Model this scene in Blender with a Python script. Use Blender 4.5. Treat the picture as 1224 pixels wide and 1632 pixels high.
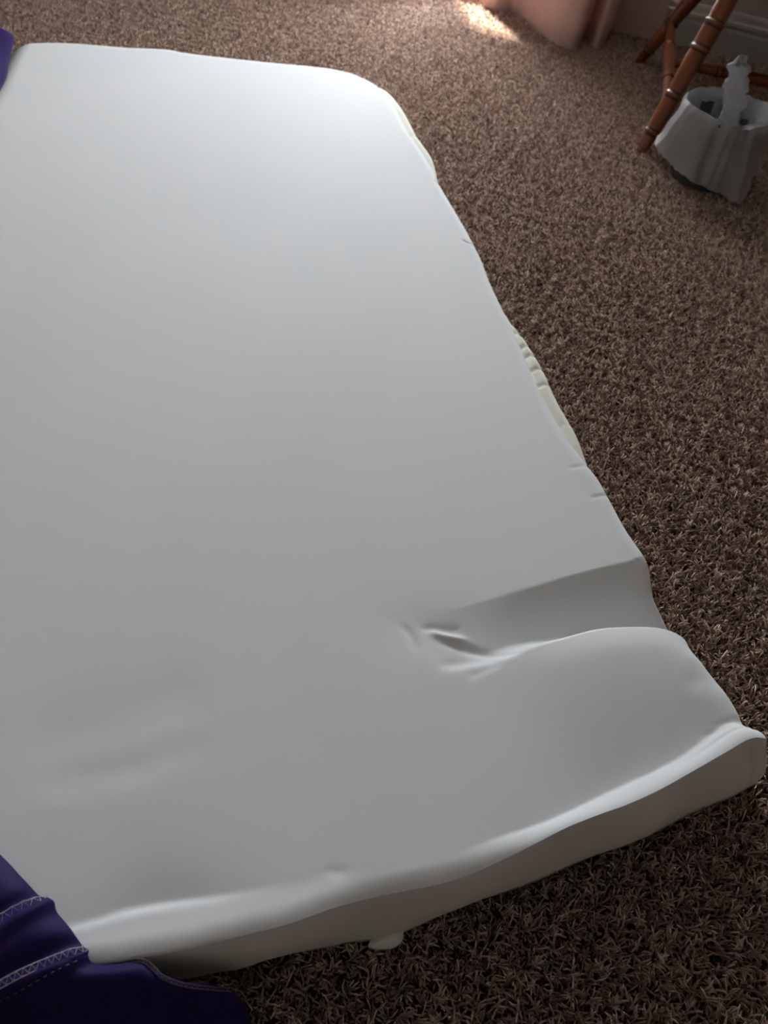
import bpy, bmesh, math, random
import numpy as np
from mathutils import Vector, Matrix

for o in list(bpy.data.objects):
    bpy.data.objects.remove(o, do_unlink=True)
S = bpy.context.scene
COL = S.collection
random.seed(4)
RNG = np.random.default_rng(7)

# ------------------------------------------------------------------ camera
PITCH, ROLL, CAM_H, FPX = math.radians(47), math.radians(-9.5), 0.9, 1280.0
F_ = np.array([0, math.cos(PITCH), -math.sin(PITCH)])
R0_ = np.array([1.0, 0, 0])
U0_ = np.cross(R0_, F_)
R_ = math.cos(ROLL) * R0_ - math.sin(ROLL) * U0_
U_ = np.cross(R_, F_)
O_ = np.array([0, 0, CAM_H])
cd = bpy.data.cameras.new('camera')
cd.sensor_fit = 'VERTICAL'
cd.sensor_height = 32.0
cd.lens = FPX / 1632 * 32.0
cd.clip_start = 0.02
cd.dof.use_dof = True
cd.dof.focus_distance = 0.95
cd.dof.aperture_fstop = 6.5
cam = bpy.data.objects.new('camera', cd)
COL.objects.link(cam)
m = Matrix.Identity(4)
for i in range(3):
    m[i][0], m[i][1], m[i][2], m[i][3] = R_[i], U_[i], -F_[i], O_[i]
cam.matrix_world = m
S.camera = cam


def at(x, y, z):
    """floor-plan point of the room, at height z, seen in direction (x, y) of the 1224x1632 photo"""
    d = F_ + R_ * (x - 612) / FPX - U_ * (y - 816) / FPX
    return O_ + d * ((z - CAM_H) / d[2])


# wall line: E1 runs to the right along the back wall, E2 points outdoors
W0 = at(1080, 75, 0.0)
W1 = at(1224, 110, 0.0)
E1 = (W1 - W0) / np.linalg.norm(W1 - W0)
E2 = np.array([-E1[1], E1[0], 0.0])
WALL_ANG = math.atan2(E1[1], E1[0])


def room(s, d, z):
    """s along the back wall, d outward (negative = inside the room)"""
    return W0 + E1 * s + E2 * d + np.array([0, 0, z])


# ------------------------------------------------------------------ world, sun, exposure
W = bpy.data.worlds.new('sky')
S.world = W
W.use_nodes = True
bg = W.node_tree.nodes['Background']
bg.inputs[0].default_value = (0.86, 0.93, 1.0, 1)
bg.inputs[1].default_value = 50.0
S.view_settings.view_transform = 'Standard'
S.view_settings.look = 'None'
S.view_settings.exposure = 0.35
S.view_settings.gamma = 1.0
S.view_settings.use_curve_mapping = False

WIN_S0, WIN_S1, WIN_Z0, WIN_Z1 = -1.06, -0.24, 0.32, 2.36
sl = bpy.data.lights.new('sun', 'SUN')
sl.energy = 30.0
sl.angle = math.radians(4.0)
sl.color = (1.0, 0.93, 0.86)
sun = bpy.data.objects.new('sun', sl)
COL.objects.link(sun)
sd = -E2 * 0.42 + E1 * 0.24 + np.array([0, 0, -1.0])      # travel direction of sunlight
sun.rotation_euler = Vector(sd).to_track_quat('-Z', 'Y').to_euler()
sun.location = Vector(room(-1, 3, 5))
pl = bpy.data.lights.new('window_portal', 'AREA')
pl.shape = 'RECTANGLE'
pl.size = WIN_S1 - WIN_S0
pl.size_y = WIN_Z1 - WIN_Z0
pl.cycles.is_portal = True
po = bpy.data.objects.new('window_portal', pl)
COL.objects.link(po)
po.matrix_world = Matrix(((E1[0], 0, E2[0], 0), (E1[1], 0, E2[1], 0), (0, 1, 0, 0), (0, 0, 0, 1)))
po.location = Vector(room((WIN_S0 + WIN_S1) / 2, 0.24, (WIN_Z0 + WIN_Z1) / 2))


# ------------------------------------------------------------------ materials
def mat(name, col, rough=0.8, spec=0.3, sheen=0.0, noise=None, bump=None, trans=0.0):
    """noise=(scale, amount, detail) colour variation; bump=(scale, strength, distance)"""
    mt = bpy.data.materials.new(name)
    mt.use_nodes = True
    nt = mt.node_tree
    b = nt.nodes['Principled BSDF']
    b.inputs['Base Color'].default_value = (*col, 1)
    b.inputs['Roughness'].default_value = rough
    b.inputs['Specular IOR Level'].default_value = spec
    if sheen:
        b.inputs['Sheen Weight'].default_value = sheen
        b.inputs['Sheen Roughness'].default_value = 0.4
        b.inputs['Sheen Tint'].default_value = (0.28, 0.16, 0.85, 1)
    tc = nt.nodes.new('ShaderNodeTexCoord')
    if noise:
        n = nt.nodes.new('ShaderNodeTexNoise')
        n.inputs['Scale'].default_value = noise[0]
        n.inputs['Detail'].default_value = noise[2]
        nt.links.new(tc.outputs['Object'], n.inputs['Vector'])
        r = nt.nodes.new('ShaderNodeMapRange')
        r.inputs['From Min'].default_value = 0.3
        r.inputs['From Max'].default_value = 0.7
        r.inputs['To Min'].default_value = 1 - noise[1]
        r.inputs['To Max'].default_value = 1 + noise[1]
        nt.links.new(n.outputs['Fac'], r.inputs['Value'])
        mx = nt.nodes.new('ShaderNodeVectorMath')
        mx.operation = 'SCALE'
        mx.inputs[0].default_value = col
        nt.links.new(r.outputs[0], mx.inputs['Scale'])
        nt.links.new(mx.outputs[0], b.inputs['Base Color'])
    if bump:
        n2 = nt.nodes.new('ShaderNodeTexNoise')
        n2.inputs['Scale'].default_value = bump[0]
        n2.inputs['Detail'].default_value = 4
        nt.links.new(tc.outputs['Object'], n2.inputs['Vector'])
        bp = nt.nodes.new('ShaderNodeBump')
        bp.inputs['Strength'].default_value = bump[1]
        bp.inputs['Distance'].default_value = bump[2]
        nt.links.new(n2.outputs['Fac'], bp.inputs['Height'])
        nt.links.new(bp.outputs[0], b.inputs['Normal'])
    if trans:
        tr = nt.nodes.new('ShaderNodeBsdfTranslucent')
        tr.inputs[0].default_value = (*col, 1)
        ms = nt.nodes.new('ShaderNodeMixShader')
        ms.inputs[0].default_value = trans
        nt.links.new(b.outputs[0], ms.inputs[1])
        nt.links.new(tr.outputs[0], ms.inputs[2])
        nt.links.new(ms.outputs[0], nt.nodes['Material Output'].inputs[0])
    return mt


M = {}
M['foam'] = mat('foam_white', (0.80, 0.805, 0.80), 0.9, 0.15, noise=(3, 0.012, 3), bump=(900, 0.12, 0.0006))
M['foam_side'] = mat('foam_cut_side', (0.80, 0.785, 0.69), 0.95, 0.1, noise=(14, 0.03, 3), bump=(500, 0.2, 0.0008))
M['purple'] = mat('purple_jersey', (0.019, 0.009, 0.070), 0.65, 0.15, sheen=0.35, noise=(25, 0.12, 4), bump=(700, 0.25, 0.0006))
M['thread'] = mat('grey_thread', (0.42, 0.38, 0.40), 0.8, 0.2, noise=(200, 0.2, 2))
M['thread_dark'] = mat('dark_thread', (0.13, 0.10, 0.13), 0.8, 0.2)
M['wall'] = mat('wall_paint', (0.44, 0.38, 0.34), 0.9, 0.2, noise=(4, 0.03, 3), bump=(120, 0.15, 0.001))
M['ceil'] = mat('ceiling_paint', (0.84, 0.83, 0.80), 0.9, 0.2, bump=(60, 0.3, 0.002))
M['trim'] = mat('trim_paint', (0.42, 0.385, 0.35), 0.45, 0.4, noise=(6, 0.03, 3))
M['floor'] = mat('carpet_backing', (0.060, 0.040, 0.031), 1.0, 0.0, noise=(60, 0.3, 4))
M['curtain'] = mat('pink_curtain', (0.66, 0.47, 0.42), 0.9, 0.1, noise=(40, 0.05, 3), bump=(600, 0.2, 0.0005), trans=0.07)
M['patio'] = mat('patio_concrete', (0.40, 0.38, 0.35), 0.9, 0.2, noise=(3, 0.1, 5))
M['frame'] = mat('door_frame_vinyl', (0.75, 0.75, 0.73), 0.4, 0.4)
M['bin'] = mat('bin_plastic', (0.10, 0.105, 0.11), 0.45, 0.4, noise=(20, 0.06, 2))

wm = bpy.data.materials.new('varnished_wood')
wm.use_nodes = True
nt = wm.node_tree
b = nt.nodes['Principled BSDF']
b.inputs['Roughness'].default_value = 0.28
b.inputs['Coat Weight'].default_value = 0.5
b.inputs['Coat Roughness'].default_value = 0.2
tc = nt.nodes.new('ShaderNodeTexCoord')
mp = nt.nodes.new('ShaderNodeMapping')
mp.inputs['Scale'].default_value = (60, 60, 6)
n = nt.nodes.new('ShaderNodeTexNoise')
n.inputs['Scale'].default_value = 1.0
n.inputs['Detail'].default_value = 5
cr = nt.nodes.new('ShaderNodeValToRGB')
cr.color_ramp.elements[0].position = 0.3
cr.color_ramp.elements[0].color = (0.125, 0.032, 0.009, 1)
cr.color_ramp.elements[1].position = 0.72
cr.color_ramp.elements[1].color = (0.27, 0.076, 0.02, 1)
nt.links.new(tc.outputs['Object'], mp.inputs[0])
nt.links.new(mp.outputs[0], n.inputs['Vector'])
nt.links.new(n.outputs['Fac'], cr.inputs[0])
nt.links.new(cr.outputs[0], b.inputs['Base Color'])
M['wood'] = wm
M['groove'] = mat('dark_groove_brown', (0.07, 0.018, 0.007), 0.5, 0.3)  # darker brown for the faces of the turned grooves

gm = bpy.data.materials.new('door_glass')
gm.use_nodes = True
nt = gm.node_tree
b = nt.nodes['Principled BSDF']
tr = nt.nodes.new('ShaderNodeBsdfTransparent')
gl = nt.nodes.new('ShaderNodeBsdfGlossy')
gl.inputs['Roughness'].default_value = 0.02
ms = nt.nodes.new('ShaderNodeMixShader')
ms.inputs[0].default_value = 0.06
nt.links.new(tr.outputs[0], ms.inputs[1])
nt.links.new(gl.outputs[0], ms.inputs[2])
nt.links.new(ms.outputs[0], nt.nodes['Material Output'].inputs[0])
nt.nodes.remove(b)
M['glass'] = gm


def film(name, col, alpha):
    mt = bpy.data.materials.new(name)
    mt.use_nodes = True
    nt = mt.node_tree
    b = nt.nodes['Principled BSDF']
    b.inputs['Base Color'].default_value = (*col, 1)
    b.inputs['Roughness'].default_value = 0.35
    b.inputs['Specular IOR Level'].default_value = 0.4
    tr = nt.nodes.new('ShaderNodeBsdfTranslucent')
    tr.inputs[0].default_value = (*col, 1)
    tp = nt.nodes.new('ShaderNodeBsdfTransparent')
    m1 = nt.nodes.new('ShaderNodeMixShader')
    m1.inputs[0].default_value = 0.3
    m2 = nt.nodes.new('ShaderNodeMixShader')
    m2.inputs[0].default_value = alpha
    nt.links.new(b.outputs[0], m1.inputs[1])
    nt.links.new(tr.outputs[0], m1.inputs[2])
    nt.links.new(tp.outputs[0], m2.inputs[1])
    nt.links.new(m1.outputs[0], m2.inputs[2])
    nt.links.new(m2.outputs[0], nt.nodes['Material Output'].inputs[0])
    tc = nt.nodes.new('ShaderNodeTexCoord')
    n = nt.nodes.new('ShaderNodeTexNoise')
    n.inputs['Scale'].default_value = 45
    n.inputs['Detail'].default_value = 5
    n.inputs['Distortion'].default_value = 1.2
    bp = nt.nodes.new('ShaderNodeBump')
    bp.inputs['Strength'].default_value = 0.8
    bp.inputs['Distance'].default_value = 0.004
    nt.links.new(tc.outputs['Object'], n.inputs['Vector'])
    nt.links.new(n.outputs['Fac'], bp.inputs['Height'])
    nt.links.new(bp.outputs[0], b.inputs['Normal'])
    return mt


M['bag'] = film('white_bag_film', (0.50, 0.50, 0.51), 0.80)

# carpet yarn: colour per yarn, plus a slow drift in dye over the floor
ym = bpy.data.materials.new('carpet_yarn')
ym.use_nodes = True
nt = ym.node_tree
b = nt.nodes['Principled BSDF']
b.inputs['Roughness'].default_value = 0.85
b.inputs['Specular IOR Level'].default_value = 0.15
b.inputs['Sheen Weight'].default_value = 0.1
ca = nt.nodes.new('ShaderNodeAttribute')
ca.attribute_name = 'shade'
cr = nt.nodes.new('ShaderNodeValToRGB')
e = cr.color_ramp.elements
e[0].position, e[0].color = 0.0, (0.175, 0.097, 0.070, 1)
e[1].position, e[1].color = 1.0, (0.78, 0.60, 0.48, 1)
k = cr.color_ramp.elements.new(0.55)
k.color = (0.44, 0.285, 0.21, 1)
nt.links.new(ca.outputs['Fac'], cr.inputs[0])
nt.links.new(cr.outputs[0], b.inputs['Base Color'])
M['yarn'] = ym


# ------------------------------------------------------------------ mesh helpers
def link(name, me, material, parent=None, smooth=True):
    o = bpy.data.objects.new(name, me)
    COL.objects.link(o)
    mats = material if isinstance(material, (list, tuple)) else [material]
    for mm in mats:
        me.materials.append(M[mm])
    if smooth:
        me.polygons.foreach_set('use_smooth', [True] * len(me.polygons))
    if parent:
        o.parent = parent
    return o


def from_data(name, v, f, material, parent=None, smooth=True):
    me = bpy.data.meshes.new(name)
    me.from_pydata([tuple(float(c) for c in p) for p in v], [], [tuple(int(i) for i in q) for q in f])
    me.update()
    return link(name, me, material, parent, smooth)


def tag(o, label, cat, group=None, kind=None):
    if label:
        o['label'] = label
    if cat:
        o['category'] = cat
    if group:
        o['group'] = group
    if kind:
        o['kind'] = kind
    return o


def empty(name, loc):
    o = bpy.data.objects.new(name, None)
    COL.objects.link(o)
    o.location = loc
    o.empty_display_size = 0.05
    bpy.context.view_layer.update()
    return o


def adopt(child, parent):
    """parent a mesh built in world coordinates under an unrotated empty"""
    loc = Vector(parent.location)
    child.data.transform(Matrix.Translation(-loc))
    child.parent = parent
    return child


def box_room(name, s0, s1, d0, d1, z0, z1, material, parent=None, bevel=0.0):
    v = [room(s, d, z) for z in (z0, z1) for s, d in ((s0, d0), (s1, d0), (s1, d1), (s0, d1))]
    f = [(0, 3, 2, 1), (4, 5, 6, 7), (0, 1, 5, 4), (1, 2, 6, 5), (2, 3, 7, 6), (3, 0, 4, 7)]
    me = bpy.data.meshes.new(name)
    me.from_pydata([tuple(p) for p in v], [], f)
    if bevel:
        bm = bmesh.new()
        bm.from_mesh(me)
        bmesh.ops.bevel(bm, geom=bm.edges[:], offset=bevel, segments=2, affect='EDGES', profile=0.6)
        bm.to_mesh(me)
        bm.free()
    return link(name, me, material, parent, False)


def spline(pts, n):
    """Catmull-Rom through pts, resampled to n points of even arc length"""
    P = np.array(pts, float)
    Q = np.vstack([2 * P[0] - P[1], P, 2 * P[-1] - P[-2]])
    out = []
    for i in range(1, len(Q) - 2):
        p0, p1, p2, p3 = Q[i - 1:i + 3]
        for t in np.linspace(0, 1, 24, endpoint=False):
            out.append(0.5 * (2 * p1 + (p2 - p0) * t + (2 * p0 - 5 * p1 + 4 * p2 - p3) * t * t + (3 * p1 - p0 - 3 * p2 + p3) * t ** 3))
    out.append(Q[-2])
    out = np.array(out)
    L = np.concatenate([[0], np.cumsum(np.linalg.norm(np.diff(out, axis=0), axis=1))])
    t = np.linspace(0, L[-1], n) if np.isscalar(n) else np.asarray(n) * L[-1]
    return np.stack([np.interp(t, L, out[:, i]) for i in range(P.shape[1])], 1)


def sstep(a, b, x):
    t = np.clip((x - a) / (b - a), 0, 1)
    return t * t * (3 - 2 * t)


def near_line(P, line):
    """distance, side-signed distance and 0..1 position of points P to a plan polyline"""
    line = np.array(line)[:, :2]
    seg = np.diff(line, axis=0)
    L = np.linalg.norm(seg, axis=1)
    cum = np.concatenate([[0], np.cumsum(L)])
    best = np.full(len(P), 1e9)
    sg = np.zeros(len(P))
    pos = np.zeros(len(P))
    for i in range(len(seg)):
        w = P[:, :2] - line[i]
        t = np.clip((w @ seg[i]) / L[i] ** 2, 0, 1)
        d = w - t[:, None] * seg[i]
        dist = np.linalg.norm(d, axis=1)
        cr = seg[i][0] * w[:, 1] - seg[i][1] * w[:, 0]
        k = dist < best
        best[k] = dist[k]
        sg[k] = np.where(cr[k] >= 0, dist[k], -dist[k])
        pos[k] = (cum[i] + t[k] * L[i]) / cum[-1]
    return best, sg, pos


def tube(path, rad, seg=6, closed_ends=True):
    path = np.array(path, float)
    n = len(path)
    rad = np.full(n, rad) if np.isscalar(rad) else np.array(rad)
    T = np.gradient(path, axis=0)
    T /= np.linalg.norm(T, axis=1)[:, None] + 1e-12
    ref = np.array([0.0, 0, 1]) if abs(T[0][2]) < 0.9 else np.array([1.0, 0, 0])
    v, f = [], []
    for i in range(n):
        a = np.cross(T[i], ref)
        a /= np.linalg.norm(a) + 1e-12
        bb = np.cross(T[i], a)
        ref_new = np.cross(a, T[i])
        ref = ref_new
        for j in range(seg):
            th = 2 * math.pi * j / seg
            v.append(path[i] + rad[i] * (math.cos(th) * a + math.sin(th) * bb))
    for i in range(n - 1):
        for j in range(seg):
            f.append((i * seg + j, i * seg + (j + 1) % seg, (i + 1) * seg + (j + 1) % seg, (i + 1) * seg + j))
    if closed_ends:
        f.append(tuple(range(seg - 1, -1, -1)))
        f.append(tuple((n - 1) * seg + j for j in range(seg)))
    return v, f


def merge(parts):
    V, Fc = [], []
    for v, f in parts:
        k = len(V)
        V += list(v)
        Fc += [tuple(i + k for i in q) for q in f]
    return V, Fc


# ------------------------------------------------------------------ setting: floor, walls, ceiling, door
RS0, RS1, RD, WT = -2.9, 1.5, -6.0, 0.22
tag(box_room('floor', RS0 - 0.1, RS1 + 0.1, RD - 0.1, WT, -0.12, 0.0, 'floor'), None, None, kind='structure')
tag(box_room('ceiling', RS0 - 0.1, RS1 + 0.1, RD - 0.1, WT, 2.42, 2.52, 'ceil'), None, None, kind='structure')
tag(box_room('wall_left', RS0 - 0.1, RS0, RD - 0.1, WT, 0, 2.42, 'wall'), None, None, kind='structure')
tag(box_room('wall_right', RS1, RS1 + 0.1, RD - 0.1, WT, 0, 2.42, 'wall'), None, None, kind='structure')
tag(box_room('wall_front', RS0, RS1, RD - 0.1, RD, 0, 2.42, 'wall'), None, None, kind='structure')
v, f = [], []
for (s0, s1, z0, z1) in ((RS0, WIN_S0, 0, 2.42), (WIN_S1, RS1, 0, 2.42), (WIN_S0, WIN_S1, WIN_Z1, 2.42), (WIN_S0, WIN_S1, 0, WIN_Z0)):
    k = len(v)
    v += [room(s, d, z) for z in (z0, z1) for s, d in ((s0, 0), (s1, 0), (s1, WT), (s0, WT))]
    f += [tuple(i + k for i in q) for q in ((0, 3, 2, 1), (4, 5, 6, 7), (0, 1, 5, 4), (1, 2, 6, 5), (2, 3, 7, 6), (3, 0, 4, 7))]
tag(from_data('wall_back', v, f, 'wall', None, False), None, None, kind='structure')
tag(box_room('outside_ground', RS0 - 3, RS1 + 3, WT, 5.0, -0.15, -0.03, 'patio'), None, None, kind='structure')
tag(box_room('added_sun_blocker', RS0 - 0.5, RS1 + 0.5, WT, 0.62, 2.42, 2.52, 'trim'), None, None, kind='structure')  # unseen overhang, added to cut the sun patch short and block high sky

# moulded baseboard: a profile swept along the wall
prof = [(0, 0), (-0.016, 0), (-0.016, 0.086), (-0.012, 0.094), (-0.0125, 0.100), (-0.018, 0.105), (-0.018, 0.116), (-0.012, 0.122),
        (-0.010, 0.138), (-0.005, 0.146), (0, 0.148)]


def baseboard(name, s0, s1):
    v = [room(s, d, z) for s in (s0, s1) for d, z in prof]
    n = len(prof)
    f = [(i, i + 1, n + i + 1, n + i) for i in range(n - 1)] + [tuple(range(n)), tuple(range(2 * n - 1, n - 1, -1))]
    return tag(from_data(name, v, f, 'trim', None, False), None, None, kind='structure')


baseboard('baseboard_back', RS0, RS1)
# added sash window, out of view; its opening is shaped to suit the daylight
dr = empty('unseen_window_1', room((WIN_S0 + WIN_S1) / 2, 0.07, WIN_Z0))
dr['kind'] = 'structure'
mid = (WIN_S0 + WIN_S1) / 2
for nm, a in (('window_frame', (WIN_S0, WIN_S0 + 0.05, 0.11, 0.19, WIN_Z0, WIN_Z1)), ('window_frame', (WIN_S1 - 0.05, WIN_S1, 0.11, 0.19, WIN_Z0, WIN_Z1)),
              ('window_frame', (WIN_S0 + 0.05, WIN_S1 - 0.05, 0.11, 0.19, WIN_Z1 - 0.05, WIN_Z1)),
              ('window_frame', (WIN_S0 + 0.05, WIN_S1 - 0.05, 0.11, 0.19, WIN_Z0, WIN_Z0 + 0.05)),
              ('window_sill', (WIN_S0 - 0.05, WIN_S1 + 0.05, -0.02, 0.11, WIN_Z0 - 0.03, WIN_Z0)),
              ('mullion', (mid - 0.025, mid + 0.025, 0.125, 0.175, WIN_Z0 + 0.05, WIN_Z1 - 0.05))):
    adopt(box_room(nm, *a, 'frame', None, 0.004), dr)
for a in ((WIN_S0 + 0.05, mid - 0.025), (mid + 0.025, WIN_S1 - 0.05)):
    adopt(box_room('glass_pane', a[0], a[1], 0.146, 0.152, WIN_Z0 + 0.05, WIN_Z1 - 0.05, 'glass'), dr)

# ------------------------------------------------------------------ foam mattress
ZT = 0.115
NU, NV = 330, 760


def px(pts, z=ZT):
    return [at(p[0], p[1], p[2] if len(p) > 2 else z) for p in pts]


far = spline(px([(22, 63), (100, 63), (200, 71), (265, 73.5), (300, 79), (440, 91), (500, 96), (545, 102), (578, 115)]), NU)
rt_tpar = np.linspace(0, 1, NV) ** 0.90
right = spline(px([(578, 115), (602, 130), (628, 168), (648, 206), (670, 237), (687, 264), (701, 292), (738, 354), (764, 404), (778, 440), (800, 488), (816, 520), (839, 575),
                   (862, 630), (897, 690), (933, 738), (953, 764), (969, 792), (997, 843), (1030, 890), (1049, 925), (1063, 962, .095),
                   (1070, 997, .075), (1084, 1014, .10), (1106, 1038), (1142, 1084), (1168, 1124), (1190, 1156, .12), (1206, 1166, .13), (1220, 1180, .135)]), rt_tpar)
near = spline([(-0.50, 0.10, .1), (-0.36, 0.10, .1)] + px([(60, 1552, .1), (140, 1546, .1), (200, 1538, .1), (300, 1520, .1), (400, 1496, .1),
              (460, 1481, .1), (530, 1454, .103), (600, 1433, .106), (650, 1421, .11), (700, 1411, .11), (750, 1394), (800, 1371, .12), (850, 1347, .125),
              (900, 1322, .13), (950, 1301, .137), (1000, 1284, .137), (1050, 1261, .137), (1100, 1233, .137), (1150, 1205, .135), (1190, 1183, .135), (1220, 1180, .135)]), NU)
A, B, C, D = far[0], far[-1], right[-1], near[0]
left = spline([A, A * 0.7 + D * 0.3 + np.array([-0.03, 0, 0]), A * 0.35 + D * 0.65 + np.array([-0.03, 0, 0]), D], rt_tpar)
uu = np.linspace(0, 1, NU)
vv = np.linspace(0, 1, NV)
Ug, Vg = np.meshgrid(uu, vv)                       # rows v (far -> near), columns u (left -> right)
G = ((1 - Vg)[..., None] * far[None] + Vg[..., None] * near[None] + (1 - Ug)[..., None] * left[:, None] + Ug[..., None] * right[:, None]
     - ((1 - Ug) * (1 - Vg))[..., None] * A - (Ug * (1 - Vg))[..., None] * B - (Ug * Vg)[..., None] * C - ((1 - Ug) * Vg)[..., None] * D)
seg = np.linalg.norm(np.diff(G, axis=0), axis=2)
dn = np.concatenate([np.cumsum(seg[::-1], axis=0)[::-1], np.zeros((1, NU))])          # distance to near edge
df = np.concatenate([np.zeros((1, NU)), np.cumsum(seg, axis=0)])                      # distance to far edge
segu = np.linalg.norm(np.diff(G, axis=1), axis=2)
drt = np.concatenate([np.cumsum(segu[:, ::-1], axis=1)[:, ::-1], np.zeros((NV, 1))], axis=1)
dlf = np.concatenate([np.zeros((NV, 1)), np.cumsum(segu, axis=1)], axis=1)


def foam_height(P, u, dn, df, drt, dlf):
    z = np.full(len(P), ZT)
    x, y = P[:, 0], P[:, 1]
    # slow sag and swell of soft foam
    z += 0.0035 * np.sin(4.2 * x + 1.1 * y + 0.6) * np.sin(1.8 * y + 0.4) + 0.002 * np.sin(9 * x - 2.2 * y + 1.0)
    # fold: crest of the near roll, valley just beyond it
    crest = px([(560, 1052), (650, 1062), (740, 1064), (800, 1053), (850, 1033), (900, 1020), (955, 1006), (1010, 1002), (1060, 1003), (1110, 1010), (1200, 1015)], 0.125)
    farline = px([(560, 1010), (655, 985), (740, 970), (850, 938), (940, 912), (1030, 889), (1100, 868), (1200, 845)])
    cc_, ff_ = spline(crest, 80)[:, :2], spline(farline, 80)[:, :2]
    ch = cc_[-1] - cc_[0]
    Lc = np.linalg.norm(ch)
    ea = ch / Lc
    eb = np.array([-ea[1], ea[0]])                   # across the fold, away from the camera
    pa, pb = (P[:, :2] - cc_[0]) @ ea, (P[:, :2] - cc_[0]) @ eb
    ca1, cb1 = (cc_ - cc_[0]) @ ea, (cc_ - cc_[0]) @ eb
    fa1, fb1 = (ff_ - cc_[0]) @ ea, (ff_ - cc_[0]) @ eb
    s = pb - np.interp(pa, ca1, cb1)                 # s < 0 on the camera's side of the crest
    s2 = pb - np.interp(pa, fa1, fb1)
    t = np.clip(pa / Lc, 0, 1)
    w = np.clip(s - s2, 1e-4, None)                  # local fold width
    dep = 0.050 * sstep(0.16, 0.72, t) + 0.020 * sstep(0.60, 1.0, t)
    q = s / w                                        # 0 at crest, 1 at far line
    prof = np.where(q < 0.30, sstep(0.0, 0.30, q), 1 - np.clip((q - 0.30) / 0.70, 0, 1) ** 0.95)
    prof = np.where((s > 0) & (s2 < 0), prof, 0)
    z -= dep * prof
    roll = sstep(0.30, 0.65, t) * np.exp(-((s + 0.035) / np.where(s < -0.035, 0.12, 0.045)) ** 2)
    z += 0.016 * roll
    # soft hollow where the fold dies out and its pinched creases
    c0 = at(690, 1010, ZT)
    rr = np.hypot(x - c0[0], (y - c0[1]) * 1.3)
    z -= 0.003 * np.exp(-(rr / 0.05) ** 2)
    for line, wd, am in (([(668, 1001), (690, 1004), (712, 1006), (735, 1004)], 0.006, 0.002),
                         ([(684, 1007), (702, 1013), (726, 1019), (745, 1020)], 0.0045, -0.0032),
                         ([(698, 1022), (740, 1034), (790, 1042), (830, 1042)], 0.006, 0.003),
                         ([(700, 1064), (750, 1057), (800, 1048)], 0.008, 0.0028),
                         ([(745, 1084), (772, 1070), (800, 1056)], 0.006, 0.0015),
                         ([(640, 996), (655, 1015), (662, 1040)], 0.005, 0.0012),
                         ([(520, 1386), (535, 1392), (552, 1393)], 0.005, 0.0010),
                         ([(905, 750), (930, 744), (945, 742)], 0.003, 0.0012),
                         ([(940, 797), (960, 791), (980, 787)], 0.003, 0.0016),
                         ([(735, 380), (748, 386), (760, 384)], 0.004, 0.002),
                         ([(690, 284), (704, 290), (715, 288)], 0.004, 0.003),
                         ([(1010, 897), (1030, 889), (1045, 886)], 0.003, 0.002),
                         ([(1080, 1100), (1120, 1090), (1150, 1082)], 0.012, 0.0015),
                         ([(1085, 1062), (1115, 1052), (1135, 1055)], 0.010, -0.0015),
                         ([(1130, 1163), (1160, 1152), (1185, 1146)], 0.003, 0.0014),
                         ([(1110, 1176), (1150, 1168), (1180, 1158)], 0.003, 0.0014),
                         ([(20, 1195), (180, 1145), (330, 1092)], 0.035, 0.0016),
                         ([(30, 1250), (200, 1226), (350, 1180)], 0.018, 0.0010),
                         ([(60, 1300), (220, 1262), (330, 1205)], 0.022, -0.0005)):
        dd, _, tt = near_line(P, spline(px(line), 14))
        z -= am * np.exp(-(dd / wd) ** 2) * np.clip(4 * tt * (1 - tt) * 1.4 + 0.15, 0, 1)
    # near edge: raised lip on the right, soft roll on the left
    lip = sstep(0.62, 0.82, u)
    wl = 0.020 + 0.012 * sstep(0.7, 1, u) + 0.003 * np.sin(40 * u)
    ramp = np.clip(1 - dn / wl, 0, 1)
    z += lip * (0.022 * (1 - (1 - ramp) ** 1.7) - 0.0045 * np.exp(-(np.clip(dn - wl, 0, 1) / 0.030) ** 1.3) * sstep(0, wl, dn))
    z -= 0.003 * sstep(0.86, 0.96, u) * np.exp(-((dn - wl * 0.55) / 0.003) ** 2)
    soft = 1 - sstep(0.60, 0.80, u)
    z -= soft * 0.006 * np.clip(1 - dn / 0.018, 0, 1) ** 2
    cr = px([(60, 1480), (140, 1463), (200, 1445), (260, 1434), (330, 1426), (430, 1411), (530, 1392), (640, 1372)])
    d3, s3, t3 = near_line(P, spline(cr, 40))
    am = 0.0055 * np.exp(-((t3 - 0.28) / 0.22) ** 2)
    z -= am * np.where(s3 > 0, np.exp(-(s3 / 0.030) ** 1.2), np.exp(-(s3 / 0.006) ** 2))
    z += 0.009 * sstep(0.0, -0.065, s3) * (1 - sstep(0.7, 1.0, t3))
    z -= 0.016 * np.clip(1 - drt / 0.06, 0, 1) ** 2 * sstep(0.5, 0.9, t) * np.exp(-((s + 0.03) / 0.06) ** 2)
    # rounded far and side edges
    for dist, w0, a0 in ((df, 0.05, 0.012), (drt, 0.018, 0.004), (dlf, 0.05, 0.02)):
        z -= a0 * np.clip(1 - dist / w0, 0, 1) ** 2
    z -= 0.016 * np.clip(1 - np.hypot(np.clip(df, 0, 1), np.clip(drt, 0, 1)) / 0.22, 0, 1) ** 2
    return z


P = G.reshape(-1, 3).copy()
P[:, 2] = foam_height(P, Ug.ravel(), dn.ravel(), df.ravel(), drt.ravel(), dlf.ravel())
idx = np.arange(NU * NV).reshape(NV, NU)
verts = [P]
q = np.stack([idx[:-1, :-1], idx[1:, :-1], idx[1:, 1:], idx[:-1, 1:]], -1).reshape(-1, 4)
faces = [q]
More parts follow.
